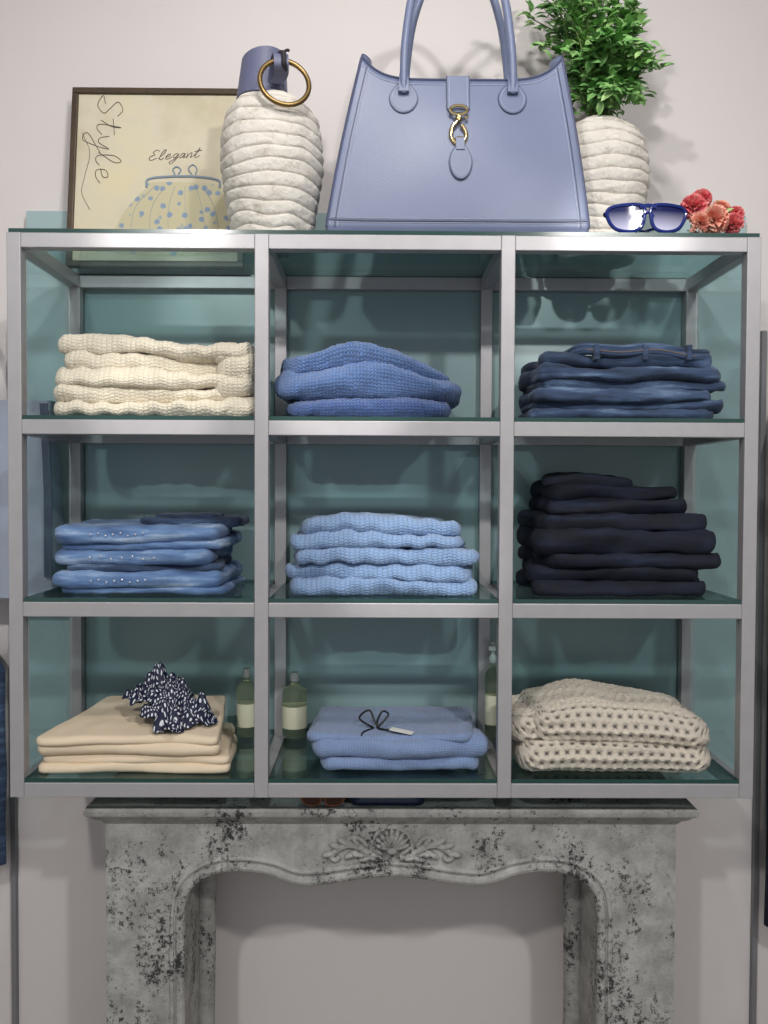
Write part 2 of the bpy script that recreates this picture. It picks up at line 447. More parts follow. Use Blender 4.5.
# polka dot scarf: crumpled cloth sheets
t = NT('navy_polka_dots'); uv = t.coord('UV')
vo = t.node('ShaderNodeTexVoronoi'); vo.voronoi_dimensions = '2D'; vo.inputs['Scale'].default_value = 105; vo.inputs['Randomness'].default_value = 0.0
t.link(uv, vo.inputs['Vector'])
t.col(t.ramp(t.math('LESS_THAN', vo.outputs['Distance'], 0.24), [(0.0, S(20,26,58)), (1.0, S(222,226,234))])); t.set(Roughness=0.6); M_dots = t.m
b = MB()
def sheet(cx, cy, zb_, rx, ry, H, sd, lobes=3, la=.22, fold=.010, lift=.0, nt=110, nr_=34):
    vs = []; uv = []; fs = []
    for j in range(nr_+1):
        q = j/nr_
        for i in range(nt):
            th = 2*pi*i/nt
            Rr = 1+la*cos(lobes*th+sd)+.08*N3(cos(th)*2, sin(th)*2, sd)
            x = cx+q*rx*Rr*cos(th); y = cy+q*ry*Rr*sin(th)
            x += .016*N3(q*4, th*1.1*0+cos(th)*2, sd+sin(th)*2)*q; y += .012*N3(cos(th)*3, q*3, sd+5)*q
            rid = abs(N3(x*34+sd, y*34, sd))*2
            z = zb_+H*(1-q**1.5)+.026*(rid-.35)*(4*q*(1-q)+.25)+fold*sin(5*th+6*q+sd)*(q*1.2)*(1-.5*q)+lift*q
            z = max(z, zb_+.001+(y-cy)*.10)
            vs.append((x, y, z)); uv.append((q*cos(th)*(rx+H*.6)*Rr, q*sin(th)*(ry+H*.8)*Rr))
    for j in range(nr_):
        for i in range(nt):
            fs.append((j*nt+i, j*nt+(i+1) % nt, (j+1)*nt+(i+1) % nt, (j+1)*nt+i))
    b.add(vs, fs, 0, uv)
sheet(-.452, .125, 1.018, .066, .058, .082, 1.3, 3, .18, .012)
sheet(-.485, .135, 1.050, .046, .040, .062, 4.1, 2, .25, .014)
sheet(-.515, .110, 1.040, .040, .028, .034, 2.2, 2, .25, .010, .014)
sheet(-.412, .088, 1.010, .052, .040, .044, 6.4, 3, .2, .012)
sheet(-.446, .062, 1.004, .036, .030, .042, 8.8, 2, .25, .010)
b.obj('polka_dot_scarf', M_dots, angle=80, recalc=False, solid=.0012)

# periwinkle sweater with tag
sw = empty('folded_periwinkle_sweater', (.025, .16, T[0]))
b = MB(); z = zb3; df = wavy(zb3, .012, 6, 5.5, H=.09); kd2 = rough_disp(.0028, 28, 2)
slab(b, .030, .04, z, .335, .27, .030, 81, amp=.012, disp=kd2, deform=df, nx=110, puff=.4); z += .027
slab(b, .028, .032, z, .372, .27, .040, 82, amp=.016, disp=kd2, deform=df, nx=110, puff=.4, rot=.01); z += .031
slab(b, .026, .045, z, .35, .24, .016, 83, amp=.012, disp=kd2, deform=df, nx=110, puff=.2, rot=-.02); z += .014
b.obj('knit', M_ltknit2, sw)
M_blk = simple('black_cord', S(15,15,17), 0.5)
M_card = simple('white_card', S(235,235,232), 0.6)
b = MB()
zc = z+.003
b.tube(cat([(-.02,.10,zc),(-.050,.105,zc+.020),(-.028,.115,zc+.034),(-.012,.10,zc+.006),(.012,.11,zc+.026),(-.002,.105,zc+.034),(-.012,.10,zc+.003),(.02,.08,zc+.001),(.05,.07,zc)], 8), .0022, 6)
b.tube(cat([(-.02,.10,zc),(-.04,.07,zc+.001),(-.045,.055,zc-.003)], 6), .0018, 6)
b.obj('cord_bow', M_blk, sw)
b = MB(); b.box(-.02,.03,-.010,.010,0,.0015, M=Matrix.Translation((.035,.07,zc+.003)) @ R(-.35,4,'Z') @ R(.1,4,'Y')); b.obj('price_tag', M_card, sw, smooth=False)

# oatmeal crochet
b = MB(); z = zb3
def croc(x, s):
    vn = s/PV; un = x/PU+.5*(math.floor(vn+.5) % 2)
    a = abs(sin(un*pi)); c = abs(sin(vn*pi))
    return 0.0060*(max(a*.92, c)**1.3)+.0030*(min(a, c))+.0018*N3(x*80, s*80, 2)-.003
def soft(x, y, zz):
    q = (zz-zb3)/.14; t = (x-.47)/.2
    return min(x, .718), y, max(zb3, zb3+(zz-zb3)*(1+.20*N3(x*6, y*6, 8)-.14*max(0, t)**2+.05*(1-abs(t))))
slab(b, .486, .030, z+.001, .415, .26, .058, 91, amp=.018, disp=croc, deform=soft, nx=240, nl=80, ns=32, rp=.05, puff=.25); z += .056
slab(b, .488, .032, z, .385, .25, .064, 92, amp=.018, disp=croc, deform=soft, nx=240, nl=80, ns=32, rp=.05, puff=.35, rot=-.03)
slab(b, .315, .055, z+.004, .09, .20, .050, 95, amp=.016, disp=croc, deform=soft, nx=60, nl=60, ns=26, rp=.04, puff=.3, rot=.1)
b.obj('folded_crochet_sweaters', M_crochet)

# ------------------------------------------------------------------ bottles
t = NT('pale_green_bottle'); t.col(S(214,226,200)); t.set(Roughness=0.04, Transmission_Weight=0.9, IOR=1.25); M_bot = t.m
M_label = simple('cream_label', S(222,222,196), 0.6, var=.03)
M_cap = simple('clear_white_cap', S(196,206,200), 0.25)
def bottle(name, x, y, r, hb, spray=False):
    e = empty(name, (x, y, T[0])); z0 = T[0]+.0005
    b = MB()
    b.lathe([(r*.9,0),(r,.004),(r,hb*.66),(r*.90,hb*.74),(r*.45,hb*.80),(r*.32,hb*.83),(r*.32,hb*.89)], x, y, z0, 32)
    b.obj('flask', M_bot, e)
    b = MB(); b.lathe([(r*1.01,hb*.15),(r*1.015,hb*.16),(r*1.015,hb*.48),(r*1.01,hb*.49)], x, y, z0, 32); b.obj('label', M_label, e)
    b = MB()
    if spray:
        b.lathe([(r*.45,hb*.86),(r*.5,hb*.87),(r*.5,hb*.93),(r*.3,hb*.95),(r*.28,hb*1.0),(r*.42,hb*1.01),(r*.42,hb*1.08),(r*.3,hb*1.1)], x, y, z0, 24)
        b.box(x-.012, x+.004, y-.02, y, z0+hb*1.02, z0+hb*1.07)
    else:
        b.lathe([(r*.36,hb*.87),(r*.38,hb*.88),(r*.38,hb*.985),(r*.34,hb)], x, y, z0, 24)
    b.obj('cap', M_cap, e)
bottle('perfume_bottle', -.322, .306, .024, .160)
bottle('perfume_bottle', -.208, .300, .029, .152)
bottle('spray_bottle', .262, .30, .018, .205, True)

# ------------------------------------------------------------------ picture
pic = empty('framed_picture', (-.54, .31, T[3]))
pw, ph_ = .415, .440
lean = radians(7)
MP = Matrix.Translation((-.744, .305, T[3]+.001)) @ R(-lean, 4, 'X')
M_frame = simple('aged_wood_frame', S(70,56,40), 0.45, metal=0.2, var=.25, nscale=40)
t = NT('parchment_print')
t.col(t.ramp(t.noise(7, 5), [(0.25, S(186,174,144)), (0.5, S(206,198,176)), (0.75, S(214,202,164))])); t.set(Roughness=0.7); M_parch = t.m
b = MB(); fw = .014
for (x0, x1, z0, z1) in ((0,pw,0,fw),(0,pw,ph_-fw,ph_),(0,fw,fw,ph_-fw),(pw-fw,pw,fw,ph_-fw)):
    b.box(x0, x1, -.010, .010, z0, z1, M=MP)
b.obj('frame', M_frame, pic, smooth=False, bevel=.002)
b = MB(); b.box(fw*.8, pw-fw*.8, -.002, .006, fw*.8, ph_-fw*.8, M=MP); b.obj('print', M_parch, pic, smooth=False)
def L(x, z, y=-.0028): return MP @ Vector((x, y, z))
M_ink = simple('sepia_ink', S(96,88,80), 0.8)
b = MB()
GL = {'S':[[(1.1,1.6),(.7,2.0),(.2,1.6),(.6,1.0),(.9,.5),(.4,0),(-.2,.4),(.3,.6)]],
 't':[[(0,.3),(.4,1.2),(.45,1.9),(.25,.3),(.5,0),(.9,.4)],[(-.1,1.25),(.9,1.4)]],
 'y':[[(0,1),(.1,.3),(.4,.2),(.8,1),(.6,.0),(.2,-1.1),(-.2,-.7),(1.0,.3)]],
 'l':[[(0,.2),(.6,1.4),(.55,2.0),(.2,1.4),(.2,.2),(.5,.0),(.8,.3)]],
 'e':[[(0,.4),(.5,.6),(.5,1),(.1,.8),(.1,.1),(.5,.05),(.9,.4)]],
 'E':[[(1.1,1.7),(.6,2.0),(.25,1.5),(.6,1.05),(.1,.7),(.1,.1),(.6,0),(1.1,.4)]],
 'g':[[(.7,.9),(.3,1),(.05,.5),(.4,.2),(.75,.9),(.6,-.3),(.2,-1.0),(-.1,-.6),(.9,.3)]],
 'a':[[(.7,.9),(.3,1),(.05,.4),(.3,.05),(.7,.9),(.65,.1),(.9,.3)]],
 'n':[[(0,1),(.1,.05),(.3,.8),(.6,1),(.65,.6),(.6,.1),(.9,.3)]]}
def write(word, fx, adv, r):
    a0 = 0
    for ch in word:
        for st in GL[ch]:
            pts = [fx(a0+p[0], p[1]) for p in st]
            b.tube([L(q.x, q.y) for q in cat([(p[0], p[1], 0) for p in pts], 7)], r, 5)
        a0 += adv*(1.35 if ch in 'SE' else 1)
write('Style', lambda a, c: (.060+.030*c, .415-.040*a), 1.0, .0009)
write('Elegant', lambda a, c: (.184+.0165*a+.005*c, .262+.0125*c+.0012*a), 1.0, .0008)
def ink(pts, r=.0006, n=8): b.tube([L(q.x, q.y) for q in cat([(a, c, 0) for a, c in pts], n)], r, 5)
ink([(.025,.33),(.045,.28),(.035,.22),(.030,.18),(.05,.14)])
b.obj('lettering', M_ink, pic)
t = NT('purse_print'); uv = t.coord('Object')
vo = t.node('ShaderNodeTexVoronoi'); vo.inputs['Scale'].default_value = 42; t.link(uv, vo.inputs['Vector'])
dist = t.math('ADD', vo.outputs['Distance'], t.math('MULTIPLY', t.noise(150, 3), .25))
t.col(t.ramp(dist, [(0.36, S(128,148,172)), (0.46, S(192,184,152))])); t.set(Roughness=0.7); M_purse = t.m
M_clasp = simple('purse_clasp_print', S(132,146,160), 0.6)
def pz(z): return z*1.30+.010
b = MB()
out = [(.105,.02),(.375,.02),(.392,.06),(.382,.10),(.360,.135),(.340,.150),(.20,.152),(.18,.140),(.145,.11),(.115,.07)]
vs = [L(x, z, -.0030) for x, z in [(p.x, pz(p.y)) for p in cat([(a, c, 0) for a, c in out], 5, True)]]
b.add(vs, [tuple(range(len(vs)))], 0)
b.obj('purse_art', M_purse, pic, smooth=False)
b = MB()
b.tube([L(p.x, pz(p.y), -.003) for p in cat([(.182,.142,0),(.187,.158,0),(.24,.163,0),(.30,.163,0),(.350,.157,0),(.355,.142,0)], 8)], .0030, 6)
b.tube([L(p.x, pz(p.y), -.003) for p in cat([(.290,.165,0),(.280,.178,0),(.290,.186,0),(.300,.178,0),(.296,.167,0)], 6)], .0018, 6)
b.tube([L(p.x, pz(p.y), -.003) for p in cat([(.250,.165,0),(.243,.176,0),(.252,.182,0),(.262,.176,0),(.256,.167,0)], 6)], .0018, 6)
for xx in (.16,.2,.24,.28,.32,.35):
    b.tube([L(p.x, pz(p.y), -.0030) for p in cat([(xx*.6+.105,.145,0),(xx-.005,.10,0),(xx*1.12-.03,.03,0)], 8)], .0006, 5)
b.obj('purse_clasp_art', M_clasp, pic)

# ------------------------------------------------------------------ vases
t = NT('white_textured_ceramic')
n1 = t.noise(28, 6, rough=.7); t.col(t.ramp(n1, [(0.28, S(176,166,152)), (0.42, S(224,218,208)), (0.7, S(236,231,223))]))
t.bump(t.noise(120, 5, rough=.7), 0.8, 0.005); t.set(Roughness=0.85); M_vase = t.m
def vase_mesh(name, x, y, Hh, rmax, parent=None, sd=0):
    env = [(0,.74),(.12,.82),(.35,.95),(.55,1.0),(.75,1.0),(.87,.93),(.94,.80),(.975,.64),(1,.50)]
    nr = 12; prof = []
    M_ = 156
    for i in range(M_+1):
        t_ = i/M_
        for k in range(len(env)-1):
            if env[k][0] <= t_ <= env[k+1][0]:
                u = (t_-env[k][0])/(env[k+1][0]-env[k][0])
                r = env[k][1]*(1-u)+env[k+1][1]*u
        rib = abs(sin(pi*nr*t_))**.35
        prof.append((rmax*(r-.045+.05*rib), t_*Hh))
    rt = prof[-1][0]
    def fn(r, z, a):
        w = .0030*N3(cos(a)*2+sd, sin(a)*2, z*14)
        return r+w*1.2+.0026*N3(cos(a)*13, sin(a)*13, z*90+sd), (z+.010*N3(cos(a)*1.5, sin(a)*1.5, z*9+sd) if 0.01 < z < Hh*.98 else z)
    b = MB(); b.lathe(prof, x, y, T[3]+.0005, 96, fn=fn)
    b.lathe([(rt*.98,Hh+.0002),(rt*.95,Hh+.004),(rt*.8,Hh+.004),(rt*.78,Hh+.001),(rt*.2,Hh+.0008)], x, y, T[3]+.0005, 40)
    return b.obj(name, M_vase, parent, angle=60)
vz = T[3]
vase1 = empty('ribbed_vase', (-.24, .14, vz)); vase_mesh('vase_body', -.243, .14, .308, .108, vase1)
belt = empty('rolled_belt', (-.25, .14, vz+.33))
M_belt = simple('slate_blue_leather', S(98,102,130), 0.5, var=.05, bump=.3, bscale=250)
M_brass = simple('antique_brass', S(140,116,76), 0.35, metal=0.9, var=.2, nscale=30)
b = MB(); vs = []; fs = []; n = 110
for i in range(n):
    a = i/n*2*pi*2.6+.9; r = .056-.012*i/n*1.6
    top = .084+.012*cos(a+1.0)
    for rr_, zz in ((r, 0), (r+.0035, 0), (r+.0001, top), (r-.003, top)):
        k = 1-.12*(zz/.12)
        vs.append((-.262+.004*zz/.1+rr_*k*cos(a), .14+rr_*k*sin(a), vz+.3135+zz))
for i in range(n-1):
    for k in range(4): fs.append((i*4+k, i*4+(k+1) % 4, (i+1)*4+(k+1) % 4, (i+1)*4+k))
fs += [(0,1,2,3), tuple((n-1)*4+k for k in (3,2,1,0))]
b.add(vs, fs)
RM = Matrix.Translation((-.205, .038, vz+.306)) @ R(.25, 4, 'Z') @ R(-.22, 4, 'X')
tp = RM @ Vector((0, 0, .050))
b.sweep(cat([(-.232,.094,vz+.330),(-.226,.078,vz+.352),tp+Vector((-.014,.016,.010)),tp+Vector((-.006,-.006,.010)),tp+Vector((-.004,-.008,-.014)),tp+Vector((-.008,.016,-.020)),(-.228,.080,vz+.325)], 7), (1,.2,0), .030, .003)
b.obj('leather_roll', M_belt, belt, angle=50)
b = MB()
b.tube([RM @ Vector((cos(a)*.050, 0, sin(a)*.050)) for a in [2*pi*k/48 for k in range(48)]], .0052, 12, True)
b.obj('brass_ring', M_brass, belt)
b = MB()
M_dkl = simple('dark_suede', S(44,40,46), 0.8)
b.tube(cat([tp+Vector((-.02,.06,-.005)), tp+Vector((-.012,.012,.014)), tp+Vector((0,-.010,.010)), tp+Vector((.002,-.012,-.012)), tp+Vector((.004,.010,-.012)), tp+Vector((.0,.02,.010)), tp+Vector((-.022,.06,.0))], 8), .0055, 8)
b.tube(cat([tp+Vector((-.002,.004,.006)), tp+Vector((.004,-.004,.018)), tp+Vector((.010,.002,.022))], 6), .003, 7)
b.obj('suede_knot', M_dkl, belt)

# vase with foliage
vase2 = empty('potted_plant', (.485, .235, vz)); vase_mesh('ribbed_vase_body', .482, .237, .306, .112, vase2, 3.0)
t = NT('green_leaf'); oi = t.noise(25, 2)
t.col(t.ramp(oi, [(0.3, S(84,134,70)), (0.5, S(126,178,102)), (0.7, S(182,216,144))])); t.set(Roughness=0.5); M_leaf = t.m
M_stem = simple('leaf_stem', S(98,118,66), 0.7)
b = MB(); random.seed(21)
def leaf(b, p, d, up, ln, wd, mi=0):
    d = d.normalized(); s_ = d.cross(up)
    if s_.length < .01: s_ = Vector((1,0,0))
    s_.normalize(); nn = s_.cross(d)
    vs = []; prof = ((0,0.05),(.25,.8),(.5,1),(.75,.7),(1,.02))
    for t_, w_ in prof:
        c = p+d*ln*t_-nn*ln*.18*t_*t_
        vs += [c-s_*wd*w_*.5+nn*wd*.18*w_, c, c+s_*wd*w_*.5+nn*wd*.18*w_]
    fs = []
    for i in range(4):
        fs += [(i*3,i*3+1,i*3+4,i*3+3),(i*3+1,i*3+2,i*3+5,i*3+4)]
    b.add(vs, fs, mi)
mouth = Vector((.480,.225,vz+.306))
for k in range(80):
    if k < 46:
        tip = Vector((random.uniform(.31,.575), random.uniform(.10,.32), vz+random.uniform(.42,.68)))
    else:
        tip = Vector((random.uniform(.39,.575), random.uniform(.08,.26), vz+random.uniform(.32,.45)))
    st = mouth+Vector((random.uniform(-.02,.02), random.uniform(-.02,.02), -.004))
    mid = st.lerp(tip, .5)+Vector((random.uniform(-.02,.02), random.uniform(-.02,.02), .05))
    pa = cat([st, mid, tip], 8)
    b.tube(pa, [.0022-.0013*i/len(pa) for i in range(len(pa))], 5, mi=1)
    for i in range(4, len(pa)):
        for q in range(3):
            a = random.uniform(0, 2*pi)
            td = (pa[i]-pa[i-1]).normalized()
            dr = Vector((cos(a), sin(a)*.8-.2, random.uniform(-.4,.6)))+td*.5
            o = pa[i]+Vector((random.uniform(-.012,.012), random.uniform(-.012,.012), random.uniform(-.01,.01)))
            leaf(b, o, dr, Vector((random.uniform(-.5,.5), -.9, 1)), random.uniform(.020,.034), random.uniform(.014,.023))
b.v = [(x, min(y, .385), z) for x, y, z in b.v]
b.obj('foliage', [M_leaf, M_stem], vase2, recalc=False, angle=80)

# ------------------------------------------------------------------ handbag
bag = empty('leather_handbag', (.155, .08, vz))
t = NT('powder_blue_leather')
t.col(t.ramp(t.noise(5, 3), [(0.3, S(106,116,146)), (0.7, S(114,124,154))]))
vo = t.node('ShaderNodeTexVoronoi'); vo.inputs['Scale'].default_value = 420; t.link(t.coord(), vo.inputs['Vector'])
t.bump(vo.outputs['Distance'], 0.25, 0.0008); t.set(Roughness=0.38); M_bag = t.m
M_bagd = simple('bag_edge_paint', S(70,77,106), 0.45)
M_stitch = simple('pale_stitch', S(158,166,188), 0.7)
M_gold = simple('pale_gold', S(222,200,150), 0.2, metal=1.0, var=.03)
zb_ = vz+.001; BH = .316; BX = -.010
def bparams(t_):
    cx = .155+BX+.010*t_; a = .268-.060*t_+.004*sin(pi*t_)
    return cx, a, .004+.040*t_, .148-.030*t_
def bag_pt(xn, yn, t_):
    cx, a, yf, yb = bparams(t_)
    z = zb_+t_*(BH+.052*abs(xn)**6)
    x = cx+a*xn*(1-.10*t_*(1-yn*yn))
    y = yf+(yb-yf)*(yn+1)/2
    bul = .010*sin(pi*min(1, t_))*(1-xn*xn)
    y += -bul if yn < 0 else bul
    if t_ < .03:
        k = 1-.012*(1-t_/.03); x = cx+(x-cx)*k; y = (yf+yb)/2+(y-(yf+yb)/2)*(1-.06*(1-t_/.03))
    return (x, y, z)
def rr(nx=56, ny=12, rx=.035, ry=.22, nc=6):
    o = []
    for k in range(nx+1): o.append((-1+rx+(2-2*rx)*k/nx, -1))
    for k in range(1, nc): a = -pi/2+pi/2*k/nc; o.append((1-rx+rx*cos(a), -1+ry+ry*sin(a)))
    for k in range(ny+1): o.append((1, -1+ry+(2-2*ry)*k/ny))
    for k in range(1, nc): a = pi/2*k/nc; o.append((1-rx+rx*cos(a), 1-ry+ry*sin(a)))
    for k in range(nx+1): o.append((1-rx-(2-2*rx)*k/nx, 1))
    for k in range(1, nc): a = pi/2+pi/2*k/nc; o.append((-1+rx+rx*cos(a), 1-ry+ry*sin(a)))
    for k in range(ny+1): o.append((-1, 1-ry-(2-2*ry)*k/ny))
    for k in range(1, nc): a = pi+pi/2*k/nc; o.append((-1+rx+rx*cos(a), -1+ry+ry*sin(a)))
    return o
ring = rr(); m = len(ring)
ts = [0,.008,.02,.035]+[.035+.965*k/34 for k in range(1, 35)]
vs = []; fs = []
for t_ in ts:
    for xn, yn in ring: vs.append(bag_pt(xn, yn, t_))
for j in range(len(ts)-1):
    for k in range(m): fs.append((j*m+k, j*m+(k+1) % m, (j+1)*m+(k+1) % m, (j+1)*m+k))
fs.append(tuple(range(m))[::-1])
b = MB(); b.add(vs, fs); b.obj('bag_body', M_bag, bag, solid=.003, angle=50)
def bag_front(x, z):
    t_ = min(1, max(0, (z-zb_)/BH)); cx, a, yf, yb = bparams(t_); xn = (x-cx)/a
    return yf-.010*sin(pi*t_)*(1-min(1, xn*xn))
b = MB()
b.tube([Vector(bag_pt(xn, yn, 1.0)) for xn, yn in ring], .0026, 8, True, mi=0)
for sx in (-1, 1):
    b.tube([Vector(bag_pt(sx*.985, -.96, .02+.97*k/30)) for k in range(31)], .0032, 8, mi=0)
    b.tube([Vector(bag_pt(sx*.925, -1, .02+.96*k/30))+Vector((0,-.0006,0)) for k in range(31)], .0014, 5, mi=0)
    b.tube([Vector(bag_pt(sx*.905, -1, .02+.96*k/30))+Vector((0,-.0006,0)) for k in range(31)], .0008, 5, mi=1)
b.tube([Vector(bag_pt(-.97+1.94*k/40, -1, .060)) + Vector((0,-.0004,0)) for k in range(41)], .0020, 6, mi=0)
for tt in (.048,.074,.965):
    b.tube([Vector(bag_pt(-.96+1.92*k/40, -1, tt))+Vector((0,-.0006,0)) for k in range(41)], .0008, 5, mi=1)
b.obj('seams', [M_bagd, M_stitch], bag)
def arch(y0, dx):
    return cat([(.036+dx,y0,2.305),(.036+dx,y0-.002,2.34),(.039+dx,y0,2.41),(.054+dx,y0+.01,2.51),(.086+dx,y0+.014,2.590),(.148+dx,y0+.016,2.630),(.208+dx,y0+.014,2.590),(.238+dx,y0+.01,2.51),(.252+dx,y0,2.41),(.256+dx,y0-.002,2.34),(.256+dx,y0,2.305)], 8)
b = MB()
ya = bag_front(.05, 2.31)-.006
b.tube(arch(ya, 0), .0085, 14)
b.tube(arch(bparams(.95)[3]+.010, .006), .0085, 14)
b.obj('handles', M_bag, bag)
def tear(cx, zt_, w, hgt, n=28):
    o = []
    for k in range(n):
        a = 2*pi*k/n; x = cos(a)*w/2; z = sin(a)
        x *= (1-.32*max(0, z)**1.5)
        o.append((cx+x, zt_+z*hgt/2))
    return o
b = MB()
for cxx in (.036, .256):
    b.plate(tear(cxx, 2.298, .056, .066), bag_front, .0040)
    b.sweep([(cxx, bag_front(cxx, z_)-.010, z_) for z_ in (2.305, 2.325, 2.345)], (1,0,0), [.022,.020,.0175], .010)
b.obj('handle_tabs', M_bag, bag, bevel=.001)
b = MB()
for cxx in (.036, .256):
    o = tear(cxx, 2.298, .047, .057)
    b.tube([(x, bag_front(x, z_)-.0043, z_) for x, z_ in o], .0007, 5, True)
    o = tear(cxx, 2.298, .057, .067)
    b.tube([(x, bag_front(x, z_)-.002, z_) for x, z_ in o], .0014, 5, True, mi=1)
b.obj('tab_stitching', [M_stitch, M_bagd], bag)
cx_ = .146; D_ = -.026
b = MB()
b.plate([(cx_-.022,2.370+D_),(cx_+.022,2.370+D_),(cx_+.022,2.300+D_),(cx_+.016,2.290+D_),(cx_-.016,2.290+D_),(cx_-.022,2.300+D_)], bag_front, .006)
b.plate(tear(cx_+.004, 2.188+D_, .044, .074), bag_front, .006)
b.plate([(cx_-.006,2.236+D_),(cx_+.012,2.236+D_),(cx_+.012,2.210+D_),(cx_-.006,2.210+D_)], bag_front, .008)
b.obj('closure_strap', M_bag, bag, bevel=.001)
b = MB()
o = tear(cx_+.004, 2.188+D_, .036, .064); b.tube([(x, bag_front(x, z_)-.0063, z_) for x, z_ in o], .0007, 5, True)
o = tear(cx_+.004, 2.188+D_, .045, .075); b.tube([(x, bag_front(x, z_)-.003, z_) for x, z_ in o], .0015, 5, True, mi=1)
o = [(cx_-.018,2.367+D_),(cx_-.018,2.302+D_),(cx_-.013,2.294+D_),(cx_+.013,2.294+D_),(cx_+.018,2.302+D_),(cx_+.018,2.367+D_)]
b.tube([(x, bag_front(x, z_)-.0063, z_) for x, z_ in o], .0007, 5)
o = [(cx_-.0225,2.370+D_),(cx_-.0225,2.300+D_),(cx_-.016,2.2895+D_),(cx_+.016,2.2895+D_),(cx_+.0225,2.300+D_),(cx_+.0225,2.370+D_)]
b.tube([(x, bag_front(x, z_)-.003, z_) for x, z_ in o], .0015, 5, mi=1)
b.obj('strap_stitching', [M_stitch, M_bagd], bag)
b = MB(); yc_ = bag_front(cx_, 2.27)-.013
def q(x, dy, z): return (x, yc_+dy, z+D_)
b.tube([q(cx_+.017*cos(a), 0, 2.292+.009*sin(a)) for a in [2*pi*k/28 for k in range(28)]], .0032, 8, True)
b.lathe([(.004,0),(.0068,.002),(.0068,.012),(.004,.014)], cx_, yc_, 2.268+D_, 16)
b.tube(cat([q(cx_-.004,0,2.268),q(cx_-.013,-.001,2.256),q(cx_-.015,-.001,2.238),q(cx_-.004,-.002,2.224),q(cx_+.011,-.001,2.230),q(cx_+.015,0,2.246),q(cx_+.006,0,2.262)], 7), .0045, 10)
b.tube([q(cx_+.003+.011*cos(a), .001, 2.230+.008*sin(a)) for a in [2*pi*k/24 for k in range(24)]], .0028, 8, True)
b.tube([q(cx_+.012,0,2.275), q(cx_+.018,0,2.279)], .003, 8)
b.obj('gold_clasp', M_gold, bag)

# ------------------------------------------------------------------ sunglasses
def lensmat(name, c1, c2, z0, z1):
    t = NT(name); sx = t.node('ShaderNodeSeparateXYZ'); t.link(t.coord('Object'), sx.inputs[0])
    mr = t.node('ShaderNodeMapRange'); mr.inputs[1].default_value = z0; mr.inputs[2].default_value = z1; t.link(sx.outputs[2], mr.inputs[0])
    t.col(t.ramp(mr.outputs[0], [(0, c1), (1, c2)])); t.set(Roughness=0.08); return t.m
def sunglasses(name, cx, y, z0, w, hgt, mframe, mlens):
    e = empty(name, (cx, y, z0)); b = MB(); bl = MB()
    zc = z0+hgt*.53
    for sx in (-1, 1):
        c = cx+sx*w*.255
        pts = [(-.205,.36),(0,.42),(.20,.33),(.225,.05),(.14,-.32),(-.02,-.45),(-.16,-.36),(-.215,-.05)]
        o = cat([(c+sx*p[0]*w*.98, y, zc+p[1]*hgt) for p in pts], 6, True)
        b.tube([(p.x, y+(p.x-cx)**2*1.6, p.z) for p in o], hgt*.062, 8, True)
        n = len(o); cc = (c, y+(c-cx)**2*1.6, zc)
        bl.add([(p.x, y+(p.x-cx)**2*1.6, p.z) for p in o]+[cc], [(i, (i+1) % n, n) for i in range(n)])
        xe = cx+sx*w*.47; ye = y+(xe-cx)**2*1.6
        b.tube(cat([(xe, ye, zc+.20*hgt), (xe+sx*.004, ye+.012, zc+.18*hgt), (xe-sx*.02, ye+.030+.008*sx, zc+.05*hgt), (cx-sx*w*.15, y+.045+.008*sx, z0+hgt*.12)], 6), hgt*.05, 8)
    b.tube(cat([(cx-w*.10, y, zc+.33*hgt), (cx, y-.001, zc+.38*hgt), (cx+w*.10, y, zc+.33*hgt)], 5), hgt*.07, 8)
    b.tube(cat([(cx-w*.07, y, zc+.02*hgt), (cx, y-.001, zc+.16*hgt), (cx+w*.07, y, zc+.02*hgt)], 5), hgt*.055, 8)
    b.obj('frame', mframe, e); bl.obj('lenses', mlens, e, angle=60)
M_blueframe = simple('blue_acetate', S(24,40,104), 0.15)
M_lens = lensmat('blue_gradient_lens', S(176,176,200), S(22,28,74), vz+.012, vz+.050)
sunglasses('sunglasses', .530, .022, vz+.0025, .166, .062, M_blueframe, M_lens)

# ------------------------------------------------------------------ flowers
fl = empty('coral_carnations', (.68, .07, vz))
def petmat(n, a, b_, c):
    t = NT(n); t.col(t.ramp(t.noise(60, 2), [(0.35, a), (0.55, b_), (0.72, c)])); t.set(Roughness=0.6); return t.m
M_pet = petmat('coral_petal', S(228,98,114), S(246,146,146), S(250,196,186))
M_pet2 = petmat('salmon_petal', S(242,158,138), S(250,192,170), S(252,220,202))
b = MB(); random.seed(5); g = MB()
for fi, (fx, fy, fz, fr) in enumerate([(.632,.05,.066,.025),(.672,.042,.038,.029),(.714,.05,.032,.022),(.656,.07,.088,.021),(.642,.04,.030,.022),(.728,.07,.058,.017),(.698,.08,.068,.022)]):
    c = Vector((fx, fy, vz+fz))
    for k in range(46):
        d = Vector((random.gauss(0,1), random.gauss(0,1)-.5, random.gauss(0,1)+.2)).normalized()
        s_ = d.cross(Vector((random.gauss(0,1), random.gauss(0,1), random.gauss(0,1)))).normalized(); u = d.cross(s_)
        vs = [c]; qn = 7; w = fr*.80
        for i in range(qn):
            tt = -1+2*i/(qn-1)
            vs.append(c+d*(fr*(1-.25*tt*tt+.08*(i % 2)))+s_*w*tt*.8+u*fr*.12*(1 if i % 2 else -1))
        b.add(vs, [(0, i+1, i+2) for i in range(qn-1)], mi=1 if fi in (1, 4, 6) else 0)
    g.tube(cat([c, c+Vector((.01,.03,-.012)), Vector((.685+random.uniform(-.04,.04), .12, vz+.004))], 5), .0014, 6)
